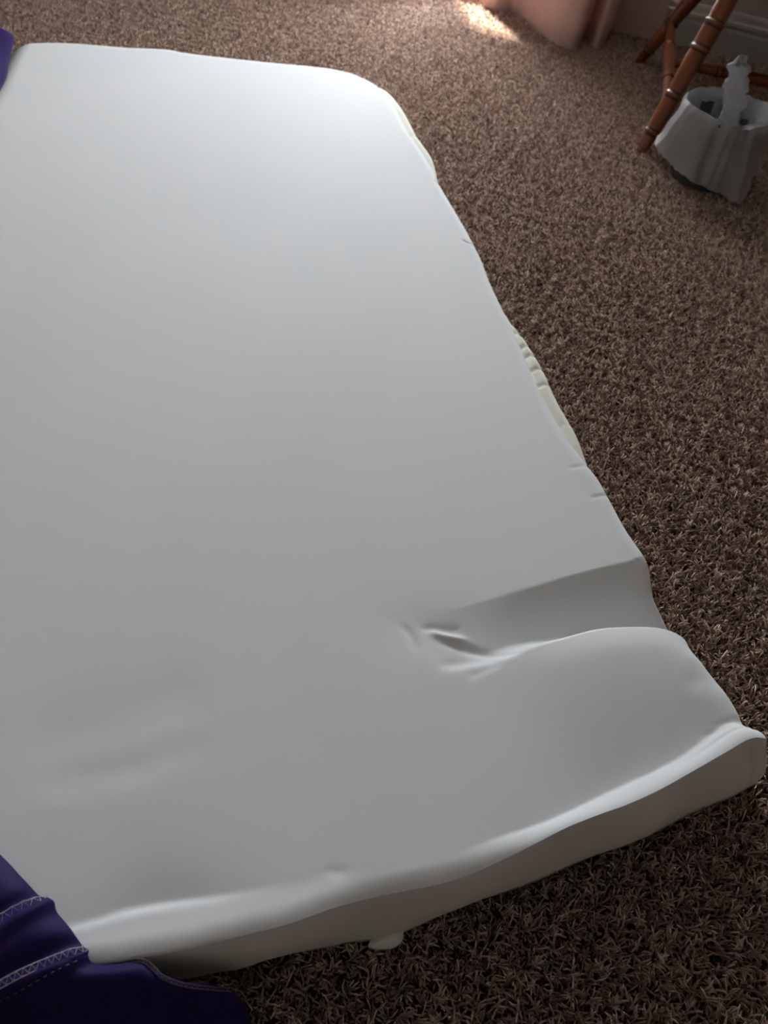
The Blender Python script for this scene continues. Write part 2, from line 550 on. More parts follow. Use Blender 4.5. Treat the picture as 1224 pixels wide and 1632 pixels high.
# boundary loop: far (A->B), right (B->C), near (C->D), left (D->A)
loop = np.concatenate([idx[0, :-1], idx[:-1, -1], idx[-1, :0:-1], idx[:0:-1, 0]])
side = np.concatenate([np.zeros(NU - 1), np.ones(NV - 1), np.full(NU - 1, 2), np.full(NV - 1, 3)]).astype(int)
along = np.concatenate([uu[:-1], vv[:-1], 1 - uu[:-1], vv[:-1]])
LP = P[loop]
nl = len(loop)
xy = LP[:, :2].copy()
ker = np.ones(9) / 9
for _ in range(2):
    xy = np.stack([np.convolve(np.concatenate([xy[-4:, i], xy[:, i], xy[:4, i]]), ker, 'valid') for i in range(2)], 1)
T = np.roll(xy, -1, 0) - np.roll(xy, 1, 0)
T /= np.linalg.norm(T, axis=1)[:, None]
Nn = np.stack([-T[:, 1], T[:, 0]], 1)              # left of clockwise travel = outward
# groove strength along the right and far sides, measured at image rows of the control points
gro = np.zeros(nl)
iys = np.full(nl, -1e4)
for i in range(nl):
    v_ = LP[i] - O_
    iy = 816 - FPX * (v_ @ U_) / (v_ @ F_)
    ix = 612 + FPX * (v_ @ R_) / (v_ @ F_)
    if side[i] == 1 and iy < 860:
        gro[i] = 1.1 * float(1 - sstep(232, 306, iy)) + 1.25 * float(sstep(395, 600, iy) * (1 - sstep(668, 796, iy)))
        iys[i] = iy
    if side[i] == 0:
        gro[i] = 1.15 * float(sstep(400, 540, ix))
for _ in range(3):
    gro = np.convolve(np.concatenate([gro[-4:], gro, gro[:4]]), ker, 'valid')
arc = np.concatenate([[0], np.cumsum(np.linalg.norm(np.diff(xy, axis=0), axis=1))])
pleat = np.zeros(nl)
for y0, wd, am in ((206, 3, 0.9), (256, 3, 0.4), (289, 3, 1.0), (436, 3, 0.7), (451, 3, 0.8), (466, 3, 0.8), (483, 3.5, 1.0), (502, 3.5, 0.9), (519, 3, 1.0),
                   (541, 3.5, 1.0), (556, 3, 0.8), (577, 3, 0.9), (602, 3, 0.7), (668, 4, 0.4), (730, 4, 0.3)):
    pleat += am * np.exp(-((iys - y0) / wd) ** 2)
bottom = spline(px([(-330, 1575), (-160, 1590), (60, 1590), (160, 1578), (240, 1566), (300, 1561), (400, 1538), (445, 1521), (560, 1506), (600, 1500), (640, 1486), (700, 1459), (760, 1437),
                    (800, 1425), (900, 1385), (1000, 1345), (1100, 1301), (1168, 1268), (1200, 1250)], 0.012), 300)
ZB = 0.010
rings = [loop]
base = NU * NV
ring_t = [0.03, 0.08, 0.16, 0.28, 0.42, 0.58, 0.74, 0.88, 1.0]
gprof_out = [0.06, 0.20, 0.46, 0.66, 0.95, 1.05, 0.95, 0.85, 0.7]
gprof_z = [0.09, 0.17, 0.175, 0.12, 0.15, 0.34, 0.62, 0.86, 1.0]
for k, t in enumerate(ring_t):
    Rk = np.zeros((nl, 3))
    h = LP[:, 2] - ZB
    o_def = 0.010 * math.sin(min(1, t * 5) * math.pi / 2) - 0.006 * max(0, t - 0.6)
    o_g = 0.028 * gprof_out[k]
    g = np.clip(gro, 0, 1.3)
    out = (1 - np.clip(g, 0, 1)) * o_def + g * o_g
    zf = (1 - np.clip(g, 0, 1)) * t + np.clip(g, 0, 1) * np.where((side == 0) & (k < 5), 0.45, 1.0) * gprof_z[k]
    out = np.where(side == 1, out * (1 - 0.7 * sstep(0.93, 0.99, along)), out)
    Rk[:, :2] = LP[:, :2] + Nn * out[:, None]
    Rk[:, 2] = LP[:, 2] - h * zf - ((0.0015, 0.0032, 0.0036, 0.002)[k - 1] * pleat * np.clip(g + 0.2, 0, 1) if 0 < k < 5 else 0)
    # near face leans to its own foot line on the carpet
    for i in np.where(side == 2)[0]:
        fo = bottom[int(round(along[i] * (len(bottom) - 1)))]
        wob = 0.0045 * math.sin(t * math.pi) * math.sin(along[i] * 31 + 2 * t) + 0.006 * math.sin(t * math.pi) + 0.0012 * math.sin(along[i] * 47) * t
        Rk[i, :2] = LP[i, :2] * (1 - t) + fo[:2] * t + Nn[i] * wob
        Rk[i, 2] = LP[i, 2] * (1 - t) + fo[2] * t
    verts.append(Rk)
    rings.append(base + np.arange(nl))
    base += nl
for a, b_ in zip(rings[:-1], rings[1:]):
    faces.append(np.stack([a, np.roll(a, -1), np.roll(b_, -1), b_], -1))
cen = verts[-1].mean(0)
verts.append(cen[None])
V = np.concatenate(verts)
F4 = np.concatenate(faces)
fl = [tuple(r) for r in F4] + [(int(rings[-1][i]), int(rings[-1][(i + 1) % nl]), base) for i in range(nl)]
foam = from_data('foam_mattress', V, fl, ['foam', 'foam_side'])
mi = np.zeros(len(fl), int)
mi[len(q) + nl * 2:] = 1
foam.data.polygons.foreach_set('material_index', mi)
bm = bmesh.new()
bm.from_mesh(foam.data)
bmesh.ops.recalc_face_normals(bm, faces=bm.faces)
bm.verts.ensure_lookup_table()
for i in range(nl):
    if side[i] == 2 and along[i] > 0.42:
        ed = bm.edges.get((bm.verts[int(loop[i])], bm.verts[int(loop[(i + 1) % nl])]))
        if ed:
            ed.smooth = False
bm.to_mesh(foam.data)
bm.free()
tag(foam, 'big bare white foam mattress slab lying on the brown carpet, folded at one edge', 'mattress')
# torn flap of foam poking out under the near side
fp = px([(600, 1488), (590, 1500), (588, 1507), (604, 1511), (625, 1509), (640, 1500), (643, 1488), (640, 1478)], 0.02)
fp = spline(fp + [fp[0]], 33)[:-1]
fv = [p + np.array([0, 0, 0.0]) for p in fp] + [p * [1, 1, 0] + [0, 0, 0.008] for p in fp]
cc = fp.mean(0)
fv += [cc + [0, 0, 0.005], cc * [1, 1, 0] + [0, 0, 0.008]]
nf = len(fp)
ff = [(i, (i + 1) % nf, nf + (i + 1) % nf, nf + i) for i in range(nf)] + [((i + 1) % nf, i, 2 * nf) for i in range(nf)] + [(nf + i, nf + (i + 1) % nf, 2 * nf + 1) for i in range(nf)]
flap = from_data('foam_flap', fv, ff, 'foam_side', foam)
flap['label'] = 'small rounded flap of foam poking out underneath'

# ------------------------------------------------------------------ carpet pile (stuff)
YCOUNT = 0


def yarn_patch(name, size, count, seed):
    r = np.random.default_rng(seed)
    V, Fc, sh = [], [], []
    n = int(math.sqrt(count))
    ph = r.uniform(0, 6.28, 5)
    for i in range(n):
        for j in range(n):
          tx = (i + r.uniform(0.1, 0.9)) / n * size - size / 2
          ty = (j + r.uniform(0.1, 0.9)) / n * size - size / 2
          w2 = 2 * math.pi / size
          fa = math.sin(w2 * (2 * tx + ty) + ph[0]) + math.sin(w2 * (tx - 2 * ty) + ph[1])
          fb = math.sin(w2 * (3 * tx + ty) + ph[2]) + math.sin(w2 * (3 * ty - tx) + ph[3])
          lay = 2.2 * fa + ph[4] + r.normal(0, 0.7)
          tone = 0.5 + 0.15 * fb + r.normal(0, 0.15)
          tall = 1 + 0.14 * fb
          for k in range(6):
            x, y = tx + r.normal(0, 0.0018), ty + r.normal(0, 0.0018)
            a = lay + r.normal(0, 0.9)
            L = r.uniform(0.013, 0.021) * tall
            lean = r.uniform(0.35, 1.15)
            curl = r.uniform(-1.3, 1.3)
            rad = r.uniform(0.0010, 0.0016)
            shade = float(np.clip(r.normal(tone, 0.16), 0, 1))
            p = np.array([x, y, 0.0])
            k0 = len(V)
            SEG = 4
            for s in range(SEG + 1):
                t = s / SEG
                tilt = lean * (0.25 + 1.25 * t)
                ang = a + curl * t
                d = np.array([math.cos(ang) * math.sin(tilt), math.sin(ang) * math.sin(tilt), math.cos(tilt)])
                aa = np.array([-math.sin(ang), math.cos(ang), 0])
                bb = np.cross(d, aa)
                rd = rad * (1.0 if s < SEG else 0.45)
                for q_ in range(3):
                    th = 2 * math.pi * q_ / 3 + t * 2.5
                    V.append(p + rd * (math.cos(th) * aa + math.sin(th) * bb))
                p = p + d * L / SEG
            for s in range(SEG):
                for q_ in range(3):
                    b0 = k0 + s * 3
                    Fc.append((b0 + q_, b0 + (q_ + 1) % 3, b0 + 3 + (q_ + 1) % 3, b0 + 3 + q_))
            Fc.append((k0 + SEG * 3, k0 + SEG * 3 + 1, k0 + SEG * 3 + 2))
            sh += [shade] * ((SEG + 1) * 3)
    me = bpy.data.meshes.new(name)
    me.from_pydata([tuple(p) for p in V], [], Fc)
    at_ = me.attributes.new('shade', 'FLOAT', 'POINT')
    at_.data.foreach_set('value', sh)
    me.materials.append(M['yarn'])
    me.polygons.foreach_set('use_smooth', [True] * len(me.polygons))
    return bpy.data.objects.new(name, me)


PS = 0.06
NPATCH = 8
patches = [yarn_patch('yarn_patch', PS, 64, 100 + i) for i in range(NPATCH)]
# cell centres over the room floor; none where the mattress lies
inner = [(P[loop[i], :2]) for i in range(0, nl, 6)]
inner = np.array(inner)
ic = inner.mean(0)


def inside(poly, p):
    x, y = p
    c = False
    n = len(poly)
    j = n - 1
    for i in range(n):
        if (poly[i][1] > y) != (poly[j][1] > y) and x < (poly[j][0] - poly[i][0]) * (y - poly[i][1]) / (poly[j][1] - poly[i][1]) + poly[i][0]:
            c = not c
        j = i
    return c


pts, rot, pick = [], [], []
s = RS0 + PS / 2
while s < RS1 - 0.02:
    d = -4.2
    while d < -0.035:
        p = room(s, d, 0.0)
        keep = True
        if -1.7 < p[0] < 0.8 and 0 < p[1] < 2.7 and inside(inner, p[:2]):
            if np.min(np.hypot(inner[:, 0] - p[0], inner[:, 1] - p[1])) > 0.075:
                keep = False
        if p[1] < -0.9:
            keep = False
        if keep:
            pts.append(tuple(p))
            rot.append((0.0, 0.0, WALL_ANG + random.randrange(4) * math.pi / 2))
            pick.append(random.randrange(NPATCH))
        d += PS
    s += PS
me = bpy.data.meshes.new('carpet_pile')
me.from_pydata(pts, [], [])
a_ = me.attributes.new('rot', 'FLOAT_VECTOR', 'POINT')
a_.data.foreach_set('vector', np.array(rot, dtype=np.float32).ravel())
a_ = me.attributes.new('pick', 'INT', 'POINT')
a_.data.foreach_set('value', pick)
carpet = bpy.data.objects.new('carpet_pile', me)
COL.objects.link(carpet)
me.materials.append(M['yarn'])
ng = bpy.data.node_groups.new('carpet_pile', 'GeometryNodeTree')
ng.interface.new_socket('Geometry', in_out='INPUT', socket_type='NodeSocketGeometry')
ng.interface.new_socket('Geometry', in_out='OUTPUT', socket_type='NodeSocketGeometry')
gi = ng.nodes.new('NodeGroupInput')
go = ng.nodes.new('NodeGroupOutput')
iop = ng.nodes.new('GeometryNodeInstanceOnPoints')
iop.inputs['Pick Instance'].default_value = True
g2i = ng.nodes.new('GeometryNodeGeometryToInstance')
for pobj in reversed(patches):
    oi = ng.nodes.new('GeometryNodeObjectInfo')
    oi.inputs['Object'].default_value = pobj
    ng.links.new(oi.outputs['Geometry'], g2i.inputs[0])
for nm, ty, sock in (('rot', 'FLOAT_VECTOR', 'Rotation'), ('pick', 'INT', 'Instance Index')):
    na = ng.nodes.new('GeometryNodeInputNamedAttribute')
    na.data_type = ty
    na.inputs['Name'].default_value = nm
    ng.links.new(na.outputs['Attribute'], iop.inputs[sock])
ng.links.new(gi.outputs[0], iop.inputs['Points'])
ng.links.new(g2i.outputs[0], iop.inputs['Instance'])
ng.links.new(iop.outputs[0], go.inputs[0])
md = carpet.modifiers.new('pile', 'NODES')
md.node_group = ng
tag(carpet, 'brown twisted yarn pile of the shaggy wall to wall carpet', 'carpet', kind='stuff')

# ------------------------------------------------------------------ purple cover
cover = empty('mattress_cover', at(60, 1520, 0.0))
tag(cover, 'purple fabric mattress cover with grey overlocked seams, pulled partly over the white foam', 'mattress cover')


def near_edge_dist(P):
    """signed plan distance outside the mattress's near edge (+ = beyond it)"""
    d, s, t = near_line(P, near[::4])
    return -s


def cloth_patch(front, back, nu, nv, zfun, name, thick=0.004):
    fr_, bk = spline(front, nu), spline(back, nu)
    t = np.linspace(0, 1, nv) ** 1.15
    g = fr_[None] * (1 - t)[:, None, None] + bk[None] * t[:, None, None]
    Pc = g.reshape(-1, 3).copy()
    Pc[:, 2] = zfun(Pc, np.repeat(t, nu), np.tile(np.linspace(0, 1, nu), nv))
    id_ = np.arange(nu * nv).reshape(nv, nu)
    f_ = np.stack([id_[:-1, :-1], id_[1:, :-1], id_[1:, 1:], id_[:-1, 1:]], -1).reshape(-1, 4)
    o = from_data(name, Pc, f_, 'purple')
    md = o.modifiers.new('thickness', 'SOLIDIFY')
    md.thickness = thick
    md.offset = -1.0
    return o, Pc.reshape(nv, nu, 3)


SEAM1 = px([(-60, 1512), (0, 1476), (30, 1457), (55, 1442), (66, 1432), (68, 1424)], 0.13)
SEAM2 = px([(-70, 1622), (0, 1584), (60, 1553), (110, 1530), (134, 1520), (140, 1512)], 0.115)


def cover_z(P, t, u):
    e = near_edge_dist(P)
    top = 0.124 - 0.008 * np.clip(1 + e / 0.03, 0, 1) ** 2
    z = top * (1 - sstep(0.006, 0.075, e)) + 0.030 * sstep(0.006, 0.075, e)
    x, y = P[:, 0], P[:, 1]
    z += 0.018 * (1 - np.exp(-t / 0.05)) * (1 - 0.5 * sstep(0.0, 0.08, e))                       # puffed above the foam
    z += 0.004 * np.sin(38 * x + 16 * y) * np.sin(22 * y - 9 * x + 1) * sstep(0.02, 0.2, t)
    for sm in (SEAM1, SEAM2):
        d, s, tt = near_line(P, spline(sm, 40))
        z += 0.006 * np.exp(-((s + 0.006) / 0.007) ** 2) - 0.006 * np.exp(-((s - 0.008) / 0.008) ** 2)
    return z


front = px([(-190, 1180, .13), (-90, 1275, .13), (0, 1360, .13), (32, 1394, .13), (60, 1422, .13), (72, 1428, .13), (85, 1435, .13), (88, 1447, .128), (92, 1455, .128), (110, 1476, .128),
            (130, 1504, .124), (143, 1517, .12), (146, 1532, .105), (160, 1552, .085), (200, 1562, .06), (238, 1566, .045), (262, 1584, .03), (300, 1597, .025), (350, 1600, .02), (385, 1612, .02), (400, 1640, .02), (410, 1690, .02)])
back = [(-0.72, 0.42, .12), (-0.70, 0.30, .12), (-0.66, 0.2, .12), (-0.60, 0.10, .12), (-0.52, 0.02, .1), (-0.42, -0.03, .05), (-0.30, -0.06, .03), (-0.18, -0.06, .03), (-0.06, -0.03, .03), (-0.03, 0.02, .03)]
cl, CG = cloth_patch(front, back, 240, 150, cover_z, 'gathered_end')
adopt(cl, cover)


def surf_z(pts_):
    Q = CG.reshape(-1, 3)
    out = []
    for p in pts_:
        k = np.argmin((Q[:, 0] - p[0]) ** 2 + (Q[:, 1] - p[1]) ** 2)
        out.append(Q[k, 2])
    return np.convolve(np.pad(out, 3, mode='edge'), np.ones(7) / 7, 'valid')


def overlock(name, line, width, pitch, material, rad=0.0006):
    """a serged edge: two edge threads with a zigzag between them"""
    n = 90
    c = spline(line, n)
    c[:, 2] = surf_z(c) + 0.0022
    T_ = np.gradient(c, axis=0)
    T_ /= np.linalg.norm(T_, axis=1)[:, None]
    Nr = np.stack([-T_[:, 1], T_[:, 0], np.zeros(n)], 1)
    L = np.sum(np.linalg.norm(np.diff(c, axis=0), axis=1))
    parts = [tube(c + Nr * width / 2, rad, 5), tube(c - Nr * width / 2, rad, 5)]
    m_ = int(L / pitch)
    zz = []
    for i in range(m_):
        t_ = (i + 0.5) / m_ * (n - 1)
        i0 = min(int(t_), n - 2)
        p = c[i0] * (1 - (t_ - i0)) + c[i0 + 1] * (t_ - i0)
        zz.append(p + Nr[i0] * width / 2 * (1 if i % 2 else -1) * random.uniform(0.85, 1.15) + np.array([0, 0, random.uniform(0.0002, 0.001)]))
    parts.append(tube(zz, rad * 0.9, 4))
    v_, f_ = merge(parts)
    o = from_data(name, v_, f_, material)
    o['label'] = 'zigzag overlock stitching in grey thread'
    return adopt(o, cover)


overlock('overlocked_seam', SEAM1, 0.0085, 0.0042, 'thread', 0.0005)
overlock('overlocked_seam', SEAM2, 0.0062, 0.0030, 'thread', 0.0005)
overlock('overlocked_seam', px([(228, 1562, .05), (244, 1566, .045), (258, 1578, .04), (272, 1592, .035), (300, 1601, .03), (340, 1603, .03), (372, 1601, .03)]), 0.003, 0.0022, 'thread_dark', 0.0005)
st = spline(px([(-40, 1632), (20, 1605), (90, 1570), (135, 1545)], 0.1), 60)
st[:, 2] = surf_z(st) + 0.0012
dashes = [tube(st[i:i + 3], 0.0005, 4) for i in range(0, 57, 4)]
v_, f_ = merge(dashes)
adopt(from_data('topstitch', v_, f_, 'thread_dark'), cover)

# the cover's long side, tucked round the mattress's left edge
def side_z(P, t, u):
    d, s, tt = near_line(P, left[::8])
    ins = -s * -1.0
    z = np.where(t < 0.42, 0.118 + 0.016 * np.sin(np.clip(t / 0.42, 0, 1) * math.pi), 0.118 * (1 - sstep(0.42, 0.95, t)) + 0.03)
    z += 0.004 * np.sin(u * 60 + 3 * t) * sstep(0.05, 0.3, t)
    return z


sf = px([(18, 50, .125), (20, 60, .13), (12, 92, .13), (0, 132, .13)]) 
sf = [sf[0] + np.array([-0.045, 0.018, 0])] + sf
e_ = sf[-1]
sf += [np.array([-0.96, 1.50, .13]), np.array([-0.84, 1.1, .13]), np.array([-0.70, 0.75, .13]), np.array([-0.62, 0.5, .13])]
sb = [p + np.array([-0.20, -0.03, -0.1]) for p in sf]
so, _ = cloth_patch(sf, sb, 120, 30, side_z, 'tucked_side')
adopt(so, cover)

# ------------------------------------------------------------------ curtain
CZ = 0.022
plan = px([(768, 14, .010), (790, 19, .010), (816, 21, .010), (838, 34, .010), (858, 52, .010), (876, 67, .010), (896, 77, .010), (917, 80, .010), (926, 68, .010), (930, 56, .010),
           (936, 62, .010), (944, 76, .010), (956, 77, .010), (966, 66, .010), (970, 52, .010), (985, 52, .010), (1005, 58, .010), (1030, 62, .010), (1046, 66, .010)])
hem = spline(plan, 260)
rod_y = -0.13
rows = 60
Vc = []
zs = np.concatenate([np.linspace(0, 0.5, 34), np.linspace(0.53, 2.32, rows - 34)])
s_h = np.array([(h - W0) @ E1 for h in hem])
d_h = np.array([(h - W0) @ E2 for h in hem])
ss = np.linspace(s_h.min() + 0.24, s_h.max() + 0.06, len(hem))
for zr in zs:
    t = zr / 2.32
    for i in range(len(hem)):
        ease = sstep(0.0, 1.0, t)
        ww = rod_y + 0.035 * math.sin(i / len(hem) * 2 * math.pi * 7)
        sx = s_h[i] * (1 - t) + ss[i] * t
        dd = d_h[i] * (1 - ease) + ww * ease
        Vc.append(room(sx, dd, hem[i][2] + zr))
nh = len(hem)
fc = [(r * nh + i, r * nh + i + 1, (r + 1) * nh + i + 1, (r + 1) * nh + i) for r in range(len(zs) - 1) for i in range(nh - 1)]
cur = empty('curtain', room((s_h.min() + s_h.max()) / 2, rod_y, 0))
tag(cur, 'pale pink floor length curtain hanging in soft folds beside the wooden chair', 'curtain')
co = from_data('curtain_panel', Vc, fc, 'curtain')
md = co.modifiers.new('thickness', 'SOLIDIFY')
md.thickness = 0.0015
adopt(co, cur)
hv = [np.array(Vc[r * nh + i]) + E2 * -0.0016 for r in (0, 3) for i in range(nh)]
hf = [(i, i + 1, nh + i + 1, nh + i) for i in range(nh - 1)]
ho = from_data('hem', hv, hf, 'curtain')
adopt(ho, cur)
# unseen partner panel, added to narrow the daylight and darken the left side
Vl = []
NL = 160
for zr in zs:
    for i in range(NL):
        t = i / (NL - 1)
        Vl.append(room(-1.62 + 0.68 * t, -0.13 + 0.04 * math.sin(t * 2 * math.pi * 5.25) - 0.09 * t ** 6, 0.012 + zr))
fl_ = [(r_ * NL + i, r_ * NL + i + 1, (r_ + 1) * NL + i + 1, (r_ + 1) * NL + i) for r_ in range(len(zs) - 1) for i in range(NL - 1)]
added_curtain = empty('curtain', room(-1.3, rod_y, 0))
tag(added_curtain, 'unseen matching pink curtain, added to narrow the light from the window gap', 'curtain')
added_panel = from_data('curtain_panel', Vl, fl_, 'curtain')
md = added_panel.modifiers.new('thickness', 'SOLIDIFY')
md.thickness = 0.0015
adopt(added_panel, added_curtain)
v_, f_ = tube([room(-1.75, rod_y, 2.37), room(-0.6, rod_y, 2.37), room(0.20, rod_y, 2.37)], 0.012, 12)
rodo = from_data('curtain_rod', v_, f_, 'frame')
tag(rodo, 'thin white curtain rod above the window', 'curtain rod')

# ------------------------------------------------------------------ turned wooden chair
def turned(name, p0, p1, prof, parent, rings_at=(), seg=20):
    """lathe along p0->p1; prof = [(t, radius)]"""
    p0, p1 = np.array(p0, float), np.array(p1, float)
    ax = p1 - p0
    L = np.linalg.norm(ax)
    zt = Vector(ax / L)
    Q = zt.to_track_quat('Z', 'Y').to_matrix().to_4x4()
    pr = np.array(prof)
    ts = np.unique(np.concatenate([np.linspace(0, 1, 70)] + [r + np.array([-0.012, -0.008, -0.005, -0.002, 0, 0.002, 0.005, 0.008, 0.012]) * (0.4 / L) for r in rings_at]))
    ts = ts[(ts >= 0) & (ts <= 1)]
    rad = np.interp(ts, pr[:, 0], pr[:, 1])
    k = np.ones(5) / 5
    rad = np.convolve(np.pad(rad, 2, mode='edge'), k, 'valid')
    for r in rings_at:
        dd = (ts - r) * L
        rad = rad + 0.0028 * np.exp(-(dd / 0.004) ** 2) - 0.0030 * np.exp(-((dd - 0.008) / 0.0022) ** 2) - 0.0030 * np.exp(-((dd + 0.008) / 0.0022) ** 2)
    v, f = [], []
    for t, r in zip(ts, rad):
        for j in range(seg):
            th = 2 * math.pi * j / seg
            v.append((r * math.cos(th), r * math.sin(th), t * L))
    n = len(ts)
    for i in range(n - 1):
        for j in range(seg):
            f.append((i * seg + j, i * seg + (j + 1) % seg, (i + 1) * seg + (j + 1) % seg, (i + 1) * seg + j))
    f += [tuple(range(seg - 1, -1, -1)), tuple((n - 1) * seg + j for j in range(seg))]
    o = from_data(name, v, f, ['wood', 'groove'])
    for pi, pg in enumerate(o.data.polygons):
        if pi < (n - 1) * seg:
            tm = (ts[pi // seg] + ts[pi // seg + 1]) / 2
            if any(abs(abs(tm - r) * L - 0.008) < 0.0022 for r in rings_at):
                pg.material_index = 1
    o.parent = parent
    o.matrix_local = Matrix.Translation(Vector(p0) - Vector(parent.location)) @ Q
    return o


FL0 = at(1021, 243, 0.008)
FL1 = at(1160, 0, 0.38)
FL1 = FL0 + (FL1 - FL0) * (0.445 - FL0[2]) / (FL1[2] - FL0[2])
RL0 = at(1016, 101, 0.008)
RL1 = at(1102, 0, 0.235)
RL1 = RL0 + (RL1 - RL0) * (0.445 - RL0[2]) / (RL1[2] - RL0[2])
dep = (RL0 - FL0) * [1, 1, 0]
dep /= np.linalg.norm(dep)
wid = np.array([dep[1], -dep[0], 0])
sF, sR = (FL1 - FL0) @ wid, (RL1 - RL0) @ wid
WID = 0.60
FR0 = FL0 + wid * WID
FR1 = FL1 + wid * (WID - 2 * sF)
RR0 = RL0 + wid * WID
RR1 = RL1 + wid * (WID - 2 * sR)
chair = empty('wooden_chair', (FL0 + FR0 + RL0 + RR0) / 4 * [1, 1, 0])
tag(chair, 'varnished reddish brown chair with turned, splayed legs beside the bagged waste bin', 'chair')
lp = [(0, 0.0135), (0.03, 0.0165), (0.10, 0.0185), (0.14, 0.0205), (0.30, 0.0225), (0.36, 0.0215), (0.48, 0.024), (0.62, 0.0255), (0.75, 0.0255), (0.86, 0.024), (1, 0.019)]
for a, b_ in ((FL0, FL1), (FR0, FR1), (RL0, RL1), (RR0, RR1)):
    turned('leg', a, b_, lp, chair, (0.125, 0.345, 0.60, 0.735))
sp = [(0, 0.010), (0.12, 0.0135), (0.35, 0.0155), (0.5, 0.0175), (0.65, 0.0155), (0.88, 0.0135), (1, 0.010)]
lerp = lambda a, b_, t: a + (b_ - a) * t
tF, tR = 0.27, 0.33
SL0, SL1 = lerp(FL0, FL1, tF), lerp(RL0, RL1, tR)
SR0, SR1 = lerp(FR0, FR1, tF), lerp(RR0, RR1, tR)
turned('stretcher', SL0, SL1, sp, chair, (0.3, 0.7))
turned('stretcher', SR0, SR1, sp, chair, (0.3, 0.7))
turned('stretcher', lerp(SL0, SL1, 0.5), lerp(SR0, SR1, 0.5), sp, chair, (0.3, 0.7))
# saddle seat
sc_ = (FL1 + FR1 + RL1 + RR1) / 4
hd = max(np.linalg.norm((RL1 - FL1) * [1, 1, 0]) / 2 + 0.06, 0.21)
hw = max(((FR1 - FL1) @ wid) / 2 + 0.07, 0.21)
bm = bmesh.new()
NS, NRG = 48, 10
top, bot = [], []
for r in range(NRG + 1):
    rr = r / NRG
    a_, b2 = [], []
    for j in range(NS):
        th = 2 * math.pi * j / NS
        cx_, sy_ = math.cos(th), math.sin(th)
        e_x = math.copysign(abs(cx_) ** 0.6, cx_) * hw * rr
        e_y = math.copysign(abs(sy_) ** 0.6, sy_) * hd * rr
        p = sc_ + wid * e_x + dep * e_y
        dish = -0.012 * (1 - rr ** 2) - 0.010 * max(0, rr - 0.85) / 0.15
        a_.append(bm.verts.new((p[0], p[1], 0.482 + dish)))
        b2.append(bm.verts.new((p[0], p[1], 0.440 + 0.014 * max(0, rr - 0.8) / 0.2)))
    top.append(a_)
    bot.append(b2)
for L_, flip in ((top, False), (bot, True)):
    for r in range(1, NRG):
        for j in range(NS):
            q_ = [L_[r][j], L_[r][(j + 1) % NS], L_[r + 1][(j + 1) % NS], L_[r + 1][j]]
            bm.faces.new(q_ if not flip else q_[::-1])
    bm.faces.new(L_[1] if not flip else L_[1][::-1])
for j in range(NS):
    bm.faces.new([top[NRG][j], top[NRG][(j + 1) % NS], bot[NRG][(j + 1) % NS], bot[NRG][j]])
loose = [v_ for v_ in top[0] + bot[0]]
bmesh.ops.delete(bm, geom=loose, context='VERTS')
bmesh.ops.recalc_face_normals(bm, faces=bm.faces)
me = bpy.data.meshes.new('seat')
bm.to_mesh(me)
bm.free()
adopt(link('seat', me, 'wood'), chair)
# spindle back (above the picture)
crest = []
for k in range(7):
    t = k / 6
    b0 = sc_ + dep * (hd - 0.05) + wid * (t - 0.5) * 2 * (hw - 0.06)
    b0[2] = 0.476
    b1 = b0 + dep * 0.13 + wid * (t - 0.5) * 0.08 + np.array([0, 0, 0.46])
    turned('spindle', b0, b1, [(0, 0.009), (0.4, 0.013), (0.7, 0.010), (1, 0.008)] if 0 < k < 6 else [(0, 0.014), (0.4, 0.019), (0.7, 0.015), (1, 0.013)], chair, (0.4,), 12)
    crest.append(b1)
cp = spline(crest, 24)
v_, f_ = [], []
for i, p in enumerate(cp):
    hgt = 0.05 + 0.03 * math.sin(i / 23 * math.pi)
    for dd, zz in ((-0.012, -0.03), (-0.014, hgt * 0.5), (-0.008, hgt), (0.008, hgt), (0.014, hgt * 0.5), (0.012, -0.03)):
        v_.append(p + dep * (dd + 0.1 * zz) + np.array([0, 0, zz]))
f_ = [(i * 6 + j, i * 6 + (j + 1) % 6, (i + 1) * 6 + (j + 1) % 6, (i + 1) * 6 + j) for i in range(23) for j in range(6)] + [tuple(range(6)), tuple(range(23 * 6 + 5, 23 * 6 - 1, -1))]
adopt(from_data('crest_rail', v_, f_, 'wood'), chair)

# ------------------------------------------------------------------ waste bin and its bag
BC = at(1161, 176, 0.19)
BC[2] = 0.0
BR0, BR1, BH = 0.086, 0.105, 0.178
wb = empty('waste_bin', BC)
tag(wb, 'small round dark waste bin hidden inside the white plastic bag', 'waste bin')
pr = [(0.0, 0.012), (BR0 - 0.004, 0.012), (BR0, 0.016), (BR1, BH), (BR1 + 0.005, BH + 0.003), (BR1 + 0.004, BH + 0.008), (BR1 - 0.003, BH + 0.007), (BR1 - 0.004, BH), (BR0 - 0.004, 0.022), (0.0, 0.020)]
NSB = 48
v_ = [(BC[0] + r * math.cos(2 * math.pi * j / NSB), BC[1] + r * math.sin(2 * math.pi * j / NSB), z) for r, z in pr for j in range(NSB)]
f_ = [(i * NSB + j, i * NSB + (j + 1) % NSB, (i + 1) * NSB + (j + 1) % NSB, (i + 1) * NSB + j) for i in range(len(pr) - 1) for j in range(NSB)]
adopt(from_data('bin_body', v_, f_, 'bin'), wb)

bag = empty('plastic_bag', BC)
tag(bag, 'translucent white plastic bag lining the bin, its top twisted upright', 'plastic bag')
NA = 220
ang = np.linspace(0, 2 * math.pi, NA, endpoint=False)       # 0 = +x, -pi/2 = towards camera
rg = np.random.default_rng(11)


def wave(a, seeds, amp):
    out = np.zeros_like(a)
    for k, ph in seeds:
        out += np.sin(k * a + ph) / math.sqrt(k)
    return amp * out


